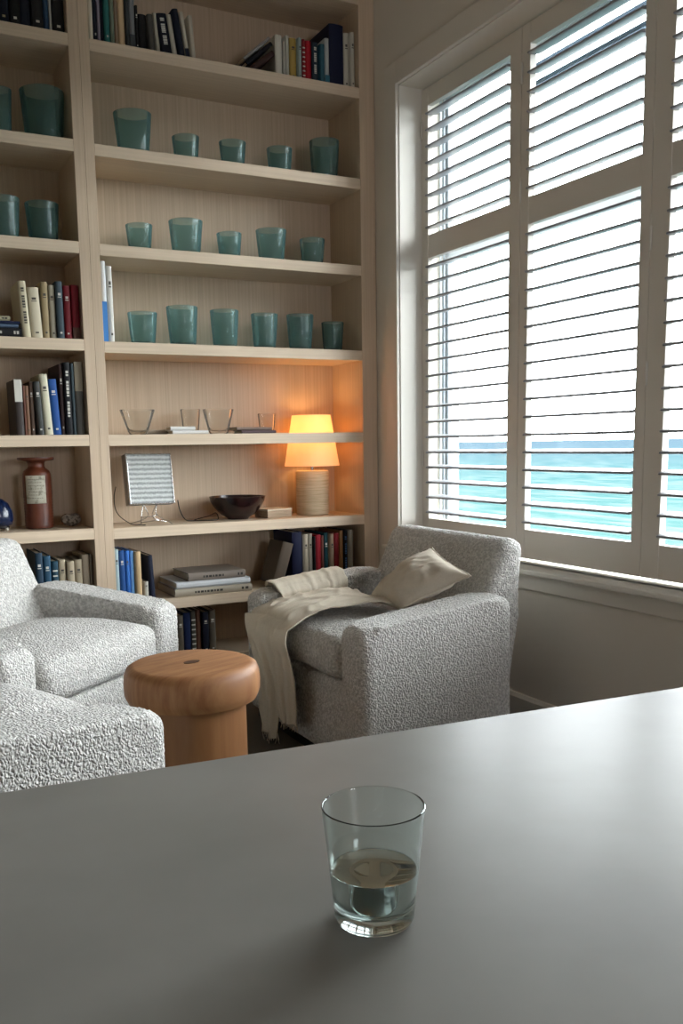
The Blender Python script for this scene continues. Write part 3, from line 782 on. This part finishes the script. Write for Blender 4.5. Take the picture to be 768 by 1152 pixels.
bm = bmesh.new()
bmesh.ops.create_icosphere(bm, subdivisions=5, radius=1)
for v in bm.verts:
    x_, y_, z_ = v.co
    ang = math.atan2(z_, x_)
    # heart silhouette in xz
    r_ = 1 - .28 * max(0, math.cos(ang - PI / 2)) ** 8 + .05 * abs(math.cos(ang))
    n_ = 1 + .05 * noise.noise(v.co * 3)
    v.co = Vector((x_ * .036 * r_ * n_, y_ * .022 * n_, z_ * .028 * r_ * n_ + .0302))
tag(obj('heart_stone', bm, M_PEBBLE, smooth=180, loc=(.727, .13, vz)), 'small speckled heart-shaped stone right of the brown vase', 'stone')

t = thing('ceramic_ornament', 'dark blue domed ornament on little feet, cut by the left edge of the photo', 'ornament', (.452, .11, vz))
bm = bmesh.new(); lathe(bm, [(.02, .018), (.048, .024), (.054, .045), (.052, .075), (.038, .105), (.018, .122), (.004, .126)], 40); obj('dome', bm, M_BLUE, t, smooth=70)
bm = bmesh.new()
lathe(bm, [(.036, .010), (.04, .014), (.036, .022)], 24)
obj('foot_ring', bm, principled('dark_metal', '#2a2420', .4, .5, .5), t, smooth=50)
for k in range(4):
    a = PI / 4 + k * PI / 2
    bm = bmesh.new(); bmesh.ops.create_uvsphere(bm, u_segments=12, v_segments=8, radius=.008)
    for v in bm.verts: v.co += Vector((.034 * math.cos(a), .034 * math.sin(a), .008))
    obj('foot', bm, colmat('#a9a294', .4), t, smooth=180)

# ------------------------------------------------------------------ armchairs
def rbox(name, build, parent, voxel=.006, amt=.0042):
    bm = bmesh.new(); build(bm)
    o = obj(name, bm, M_BOUCLE, parent, smooth=180)
    r = o.modifiers.new('remesh', 'REMESH'); r.mode = 'VOXEL'; r.voxel_size = voxel; r.use_smooth_shade = True
    s_ = o.modifiers.new('smooth', 'SMOOTH'); s_.iterations = 4; s_.factor = .5
    d = o.modifiers.new('nubs', 'DISPLACE'); d.texture = TEXB; d.strength = amt; d.mid_level = .5; d.texture_coords = 'LOCAL'
    return o
TEXB = bpy.data.textures.new('boucle_nubs', 'CLOUDS'); TEXB.noise_scale = .0055; TEXB.noise_depth = 1; TEXB.contrast = 1.6; TEXB.noise_basis = 'ORIGINAL_PERLIN'
HW = .455; AT = .15
def armchair(label, loc, rz, vox, crown=.036, fwd=0.0, ce=.8):
    t = thing('armchair', label, 'armchair', loc, rz, 'boucle armchairs around the stool')
    arm = [(0, .035), (0, .478), (-.06, .487), (-.47, .538), (-.550, .538), (-.556, .035)]
    for s in (1, -1):
        a, b_ = (HW - AT, HW) if s > 0 else (-HW, -HW + AT)
        rbox('arm', lambda bm, a=a, b_=b_: prism(bm, arm, a, b_, 'y', .036, 4), t, vox)
    rbox('base_frame', lambda bm: bx(bm, -.57, -.012, -HW + AT - .02, HW - AT + .02, .035, .295, .02, 3), t, vox + .001)
    def cush(bm):
        # crowned seat cushion
        W_ = HW - AT - .004
        def top(u, v):
            return 0
        bx(bm, -.47, .004, -W_, W_, .300, .425, .040, 5)
        bmesh.ops.subdivide_edges(bm, edges=[e for e in bm.edges if e.calc_length() > .1], cuts=12, use_grid_fill=True)
        for v in bm.verts:
            x_ = (v.co.x + .233) / .237; y_ = v.co.y / W_
            k_ = max(0, 1 - x_ * x_) * max(0, 1 - y_ ** 4)
            if v.co.z > .38: v.co.z += crown * k_ ** ce + .005 * noise.noise(Vector((v.co.x * 7, v.co.y * 7, 2)))
            kf = max(0, 1 - y_ ** 4)
            if v.co.x > -.03: v.co.x += (.010 + fwd) * kf
    rbox('seat_cushion', cush, t, vox)
    back = [(-.40, .26), (-.475, .44), (-.585, .708), (-.680, .703), (-.645, .45), (-.615, .10), (-.45, .10)]
    rbox('backrest', lambda bm: prism(bm, back, -.372, .360, 'y', .045, 5), t, vox)
    bm = bmesh.new(); bx(bm, -.55, -.03, -HW + .035, HW - .035, .001, .036); obj('plinth', bm, M_PLINTH, t)
    return t
A_O = Vector((1.24, -.875, 0)); A_R = PI
armchair('off-white boucle armchair under the window, holding the cushion and throw', A_O, A_R, .0065)
armchair('off-white boucle armchair at the left in front of the bookcase, empty seat', B_POS, math.radians(B_ANG), .0065)
armchair('off-white boucle armchair nearest the viewer at the lower left, mostly cut off', C_POS, math.radians(C_ANG), .006, .095, -.012, .5)

def A(X, Y, Z): return Vector((A_O.x - X, A_O.y - Y, Z))

# ------------------------------------------------------------------ scatter cushion
def pillow(name, mat, cs, th, label):
    """cs: four corners in order"""
    bm = bmesh.new()
    n = 44
    w = (cs[2] - cs[0]).cross(cs[3] - cs[1]).normalized()
    if w.x > 0: w = -w
    def flat(p, q):
        px = p * (1 - .08 * (1 - q * q)); qy = q * (1 - .08 * (1 - p * p))
        a, b = (px + 1) / 2, (qy + 1) / 2
        return cs[0] * (1 - a) * (1 - b) + cs[1] * a * (1 - b) + cs[2] * a * b + cs[3] * (1 - a) * b
    def side(sg):
        def f(a, b):
            p, q = 2 * a - 1, 2 * b - 1
            e = max(0, (1 - p ** 4)) * max(0, (1 - q ** 4))
            d = th * (e ** .6) * (1 - .22 * (p * p + q * q))
            wr = .012 * noise.noise(Vector((p * 2.0, q * 2.0, sg * 3))) * e + .006 * noise.noise(Vector((p * 1.5 + q * 5, q * 2 - p * 4, sg * 5 + 1))) * e
            wr += .005 * math.sin(11 * (p + q)) * max(0, p * .5 + .5) * e * max(0, 1 - abs(p - q))
            return flat(p, q) + w * (sg * (d * (1.0 if sg > 0 else .55) + wr))
        return f
    grid(bm, n, n, side(1)); grid(bm, n, n, side(-1))
    bmesh.ops.remove_doubles(bm, verts=bm.verts, dist=.0008)
    o = obj(name, bm, mat, smooth=180)
    bm = bmesh.new()
    loop = []
    m = 24
    for i in range(m): loop.append(flat(-1 + 2 * i / m, -1))
    for i in range(m): loop.append(flat(1, -1 + 2 * i / m))
    for i in range(m): loop.append(flat(1 - 2 * i / m, 1))
    for i in range(m + 1): loop.append(flat(-1, 1 - 2 * i / m))
    tube(bm, loop, .0035, 6)
    obj('piping', bm, mat, o, smooth=180)
    return tag(o, label, 'cushion')
pillow('scatter_cushion', M_LINEN2, [Vector((1.535, -.83, .472)), Vector((1.745, -.925, .658)), Vector((1.665, -1.270, .605)), Vector((1.505, -1.115, .49))], .060,
       'beige linen cushion leaning on its corner in the armchair under the window')

# ------------------------------------------------------------------ throw
bm = bmesh.new()
def fold(a, b): return .011 * (1 - abs(math.sin(a * .5 + .4))) ** 2 + .005 * (1 - abs(math.sin(a * 1.15 + 1 + b))) ** 2 - .003 + .0025 * math.sin(a)
# runner: from the back of the seat over the front edge and down
path = spline([(-.29, .490), (-.27, .492), (-.22, .492), (-.12, .486), (-.03, .466), (.030, .440), (.056, .390), (.050, .32), (.044, .22), (.038, .12), (.036, .045)], 8)
path = [(p[0], p[1]) for p in [(q.x, q.y) for q in [Vector((a[0], a[1], 0)) for a in path]]]
NP = len(path) - 1
def runner(s, t_):
    i = min(int(s * NP), NP - 1); f = s * NP - i
    x_ = path[i][0] * (1 - f) + path[i + 1][0] * f; z_ = path[i][1] * (1 - f) + path[i + 1][1] * f
    hang = max(0, min(1, (.43 - z_) / .20)) if x_ > .02 else 0
    back = max(0, min(1, (-x_ - .02) / .38))
    yL = -.292 + .0 * back + .115 * hang
    yR = .080 + .015 * hang + .13 * back
    amp = .55 + 2.6 * hang
    y_ = yL + (yR - yL) * t_
    ph = 26 * t_ + 2.5 * math.sin(3 * t_ + 2 * s)
    d = amp * fold(ph, s) + .012 * noise.noise(Vector((x_ * 8, y_ * 8, 1.3))) + .010 * (1 - abs(noise.noise(Vector((x_ * 11 + y_ * 7, y_ * 12 - x_ * 5, 4.3)))) * 2) ** 4 * (1 - hang)
    if hang > 0:
        zb = .02 + .075 * (1 if t_ > .55 else 0)
        z_ = z_ if z_ > .4 else .4 - (.4 - z_) * (.4 - (.035 + .075 * (t_ > .52))) / .355
        return A(x_ + .016 + d, y_ + .006 * math.sin(20 * z_ + 9 * t_), z_)
    z_ -= .022 * (abs(y_) / .30) ** 3
    return A(x_, y_ + .008 * math.sin(14 * x_), z_ + .006 + max(d, -.008) * .8)
grid(bm, 90, 60, runner)
# arm drape
ap = spline([(-.462, .42), (-.464, .50), (-.440, .546), (-.38, .552), (-.325, .548), (-.288, .515), (-.280, .47), (-.268, .448), (-.24, .447), (-.20, .446)], 8)
ap = [(q.x, q.y) for q in [Vector((a[0], a[1], 0)) for a in ap]]
NA = len(ap) - 1
def drape(s, t_):
    i = min(int(s * NA), NA - 1); f = s * NA - i
    y_ = ap[i][0] * (1 - f) + ap[i + 1][0] * f; z_ = ap[i][1] * (1 - f) + ap[i + 1][1] * f
    xa, xb = -.085 - .02 * s, -.40 + .10 * s
    xa = -.10 + .03 * math.sin(3 * s); 
    x_ = xa + (xb - xa) * t_
    rise = .118 * (-x_ - .06) if y_ < -.27 else 0
    kz = max(0, min(1, (z_ - .46) / .08))
    ph = 22 * t_ + 2 * s
    d = .6 * fold(ph, s)
    z2 = z_ - .058 * kz + rise * kz + .010
    if y_ < -.30: return A(x_, y_, z2 + d * .6 + .006)
    return A(x_ + .3 * d, y_ + .010 + abs(d) * 1.6 * (1 if z_ > .46 else 0), z2)
grid(bm, 80, 50, drape)
o = obj('throw_blanket', bm, M_LINEN, smooth=180)
md = o.modifiers.new('thickness', 'SOLIDIFY'); md.thickness = .004; md.offset = 1
bm2 = bmesh.new()
rr = random.Random(5)
for k in range(34):
    t_ = k / 33
    p = runner(.999, t_)
    q = p + Vector((rr.uniform(-.006, .006), rr.uniform(-.006, .006), -rr.uniform(.018, .030)))
    q.z = max(q.z, .006)
    tube(bm2, [p + Vector((0, 0, .004)), (p + q) / 2 + Vector((rr.uniform(-.003, .003), 0, 0)), q], .0013, 5)
obj('fringe', bm2, M_LINEN, o, smooth=180)
tag(o, 'pale linen throw draped over the arm, seat and front of the armchair under the window', 'throw')

# ------------------------------------------------------------------ stool
t = thing('drum_stool', 'round honey-brown wooden stool with a thick overhanging top, between the armchairs', 'stool', (.735, -1.32, 0), math.radians(20))
zt = ST_Z
bm = bmesh.new(); lathe(bm, [(.118, zt - .096), (.168, zt - .096), (.174, zt - .084), (.1775, zt - .074), (.1785, zt - .050), (.1765, zt - .025), (.170, zt - .009), (.158, zt - .002), (.15, zt)], 72)
obj('top', bm, M_STOOL, t, smooth=40)
bm = bmesh.new(); lathe(bm, [(.140, .001), (.143, .004), (.140, .2), (.139, zt - .096)], 64); obj('body', bm, M_STOOLB, t, smooth=40)
bm = bmesh.new()
lathe(bm, [(.024, zt - .001), (.024, zt + .0012)], 32)
for v in bm.verts: v.co.y *= .62
obj('inlay', bm, M_KNOT, t)

# ------------------------------------------------------------------ table and glass
ang = math.atan2(-2.824 + 2.772, .871 - .087)
t = thing('dining_table', 'large grey stone-topped table filling the foreground under the glass of water', 'table', (.087, -2.772, 0), ang)
bm = bmesh.new(); bx(bm, -1.9, 1.45, -1.25, 0, .680, .720, .0035, 3); obj('tabletop', bm, M_STONE, t, smooth=40)
for xx in (-1.3, .85):
    bm = bmesh.new(); bx(bm, xx, xx + .14, -1.0, -.25, .0015, .68, .01, 2); obj('leg', bm, M_STONE, t, smooth=40)

gx, gy, gz = .268, -3.1225, .7203
t = thing('drinking_glass', 'clear glass tumbler half full of water standing on the grey table', 'glass', (gx, gy, gz))
h, r1, r0, th = GL_H, .0326, .0249, .0012
def rad(z): return r0 + (r1 - r0) * z / h
outer = [(r0 - .003, 0), (r0 - .0008, .0008), (rad(.003), .003)] + [(rad(h * k / 10), h * k / 10) for k in range(1, 10)] + [(rad(h - .0008), h - .0008), (rad(h), h)]
ft = .0105
inner = [(rad(h) - th, h), (rad(h - .0008) - th, h - .0008)] + [(rad(h * k / 10) - th, h * k / 10) for k in range(9, 1, -1)] + [(rad(ft + .003) - th, ft + .003), (rad(ft) - th - .002, ft + .0005), (.012, ft)]
bm = bmesh.new(); lathe(bm, outer + [(r1 - th * .5, h + th * .4)] + inner, 96)
obj('glass_wall', bm, M_GLASS, t, smooth=55)
wz = .0345
bm = bmesh.new()
e = .0003
lathe(bm, [(.011, ft - e), (rad(ft) - th - .0022 + e, ft + .0005 - e), (rad(ft + .003) - th + e, ft + .003)] + [(rad(z_) - th + e, z_) for z_ in (.02, .028, .035, wz)] + [(rad(wz) - th - .002, wz - .0008), (.01, wz - .001)], 96)
obj('water', bm, M_WATER, t, smooth=55)

# ------------------------------------------------------------------ sea
m, nt, out = new_mat('sea_water')
b = N(nt, 'ShaderNodeBsdfPrincipled'); b.inputs['Roughness'].default_value = .5; b.inputs['Specular IOR Level'].default_value = 0
tc = N(nt, 'ShaderNodeTexCoord')
ge = N(nt, 'ShaderNodeNewGeometry')
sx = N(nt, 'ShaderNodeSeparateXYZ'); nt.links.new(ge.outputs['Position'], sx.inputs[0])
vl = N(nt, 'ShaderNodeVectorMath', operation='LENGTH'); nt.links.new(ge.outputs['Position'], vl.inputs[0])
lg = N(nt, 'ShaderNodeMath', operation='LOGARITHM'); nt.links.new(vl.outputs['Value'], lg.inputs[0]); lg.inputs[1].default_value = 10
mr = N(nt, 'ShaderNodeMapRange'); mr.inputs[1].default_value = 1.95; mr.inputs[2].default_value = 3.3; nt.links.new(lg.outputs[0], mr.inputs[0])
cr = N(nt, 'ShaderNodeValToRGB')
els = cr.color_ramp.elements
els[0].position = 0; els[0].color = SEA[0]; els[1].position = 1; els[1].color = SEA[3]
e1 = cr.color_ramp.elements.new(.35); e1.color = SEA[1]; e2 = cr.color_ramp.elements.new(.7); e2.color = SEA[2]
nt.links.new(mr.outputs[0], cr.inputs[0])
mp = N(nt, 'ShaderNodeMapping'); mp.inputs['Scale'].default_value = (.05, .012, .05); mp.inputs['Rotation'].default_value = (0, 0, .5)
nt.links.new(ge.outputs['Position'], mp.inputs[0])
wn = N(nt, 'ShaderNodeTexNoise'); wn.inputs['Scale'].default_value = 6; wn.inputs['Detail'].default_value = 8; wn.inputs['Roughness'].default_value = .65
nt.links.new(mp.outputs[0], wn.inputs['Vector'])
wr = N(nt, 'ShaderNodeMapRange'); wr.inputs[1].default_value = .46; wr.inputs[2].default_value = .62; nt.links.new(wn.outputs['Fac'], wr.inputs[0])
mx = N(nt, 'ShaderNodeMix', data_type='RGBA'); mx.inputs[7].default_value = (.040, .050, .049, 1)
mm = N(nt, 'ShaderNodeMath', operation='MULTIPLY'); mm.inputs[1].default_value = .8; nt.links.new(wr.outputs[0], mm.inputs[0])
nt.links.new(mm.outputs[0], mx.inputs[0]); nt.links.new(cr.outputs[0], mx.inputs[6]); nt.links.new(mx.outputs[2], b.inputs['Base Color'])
nt.links.new(b.outputs[0], out.inputs[0])
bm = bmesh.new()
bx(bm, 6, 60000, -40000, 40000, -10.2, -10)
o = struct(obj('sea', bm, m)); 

# ------------------------------------------------------------------ world, lights, camera
w = bpy.data.worlds.new('World'); S.world = w; w.use_nodes = True
nt = w.node_tree; nt.nodes.clear()
ou = nt.nodes.new('ShaderNodeOutputWorld'); bg = nt.nodes.new('ShaderNodeBackground')
bg.inputs[0].default_value = SKYC
tc = nt.nodes.new('ShaderNodeTexCoord'); sp = nt.nodes.new('ShaderNodeSeparateXYZ'); mr = nt.nodes.new('ShaderNodeMapRange')
mr.inputs[1].default_value = .12; mr.inputs[2].default_value = .7; mr.inputs[3].default_value = SKY; mr.inputs[4].default_value = SKY2
nt.links.new(tc.outputs['Generated'], sp.inputs[0]); nt.links.new(sp.outputs['Z'], mr.inputs[0]); nt.links.new(mr.outputs[0], bg.inputs[1])
nt.links.new(bg.outputs[0], ou.inputs[0])
w.cycles.sampling_method = 'AUTOMATIC'
for a, b_, z0, z1 in ((Y0, Y1, ZB, ZT),):
    L = bpy.data.lights.new('sky_portal', 'AREA'); L.shape = 'RECTANGLE'; L.size = z1 - z0; L.size_y = abs(b_ - a); L.cycles.is_portal = True
    lo = bpy.data.objects.new('sky_portal', L); C.objects.link(lo)
    lo.location = (XW + TH + .02, (a + b_) / 2, (z0 + z1) / 2); lo.rotation_euler = (0, math.radians(90), 0)

L = bpy.data.lights.new('sky_portal', 'AREA'); L.shape = 'RECTANGLE'; L.size = BX1 - BX0; L.size_y = BZ1 - BZ0; L.cycles.is_portal = True
lo = bpy.data.objects.new('sky_portal', L); C.objects.link(lo); lo.location = ((BX0 + BX1) / 2, YB - .12, (BZ0 + BZ1) / 2); lo.rotation_euler = (math.radians(90), 0, 0)
cam = bpy.data.cameras.new('camera'); co = bpy.data.objects.new('camera', cam); C.objects.link(co)
f, cx, cy, yaw, pit, rol = 1030.7272, 378.9251, 645.2588, 0.4742, -0.1406, -0.0161
fw = Vector((math.sin(yaw) * math.cos(pit), math.cos(yaw) * math.cos(pit), math.sin(pit)))
r = Vector((math.cos(yaw), -math.sin(yaw), 0)); u = r.cross(fw)
r2 = math.cos(rol) * r + math.sin(rol) * u; u2 = -math.sin(rol) * r + math.cos(rol) * u
Mx = Matrix((( r2.x, u2.x, -fw.x, 0), (r2.y, u2.y, -fw.y, -3.6), (r2.z, u2.z, -fw.z, 1.02), (0, 0, 0, 1)))
co.matrix_world = Mx
cam.sensor_fit = 'HORIZONTAL'; cam.sensor_width = 36; cam.lens = f / 768 * 36
cam.shift_x = (384 - cx) / 768; cam.shift_y = (cy - 576) / 768
cam.clip_start = .02; cam.clip_end = 100000
S.camera = co
S.view_settings.view_transform = 'Standard'; S.view_settings.look = 'None'; S.view_settings.gamma = 1; S.view_settings.use_curve_mapping = False
S.view_settings.exposure = EXPO
S.cycles.max_bounces = 12; S.cycles.diffuse_bounces = 6; S.cycles.glossy_bounces = 6; S.cycles.transmission_bounces = 12; S.cycles.transparent_max_bounces = 32
S.cycles.sample_clamp_indirect = 6; S.cycles.caustics_refractive = True; S.cycles.caustics_reflective = False
S.cycles.use_denoising = True
S.cycles.blur_glossy = .5
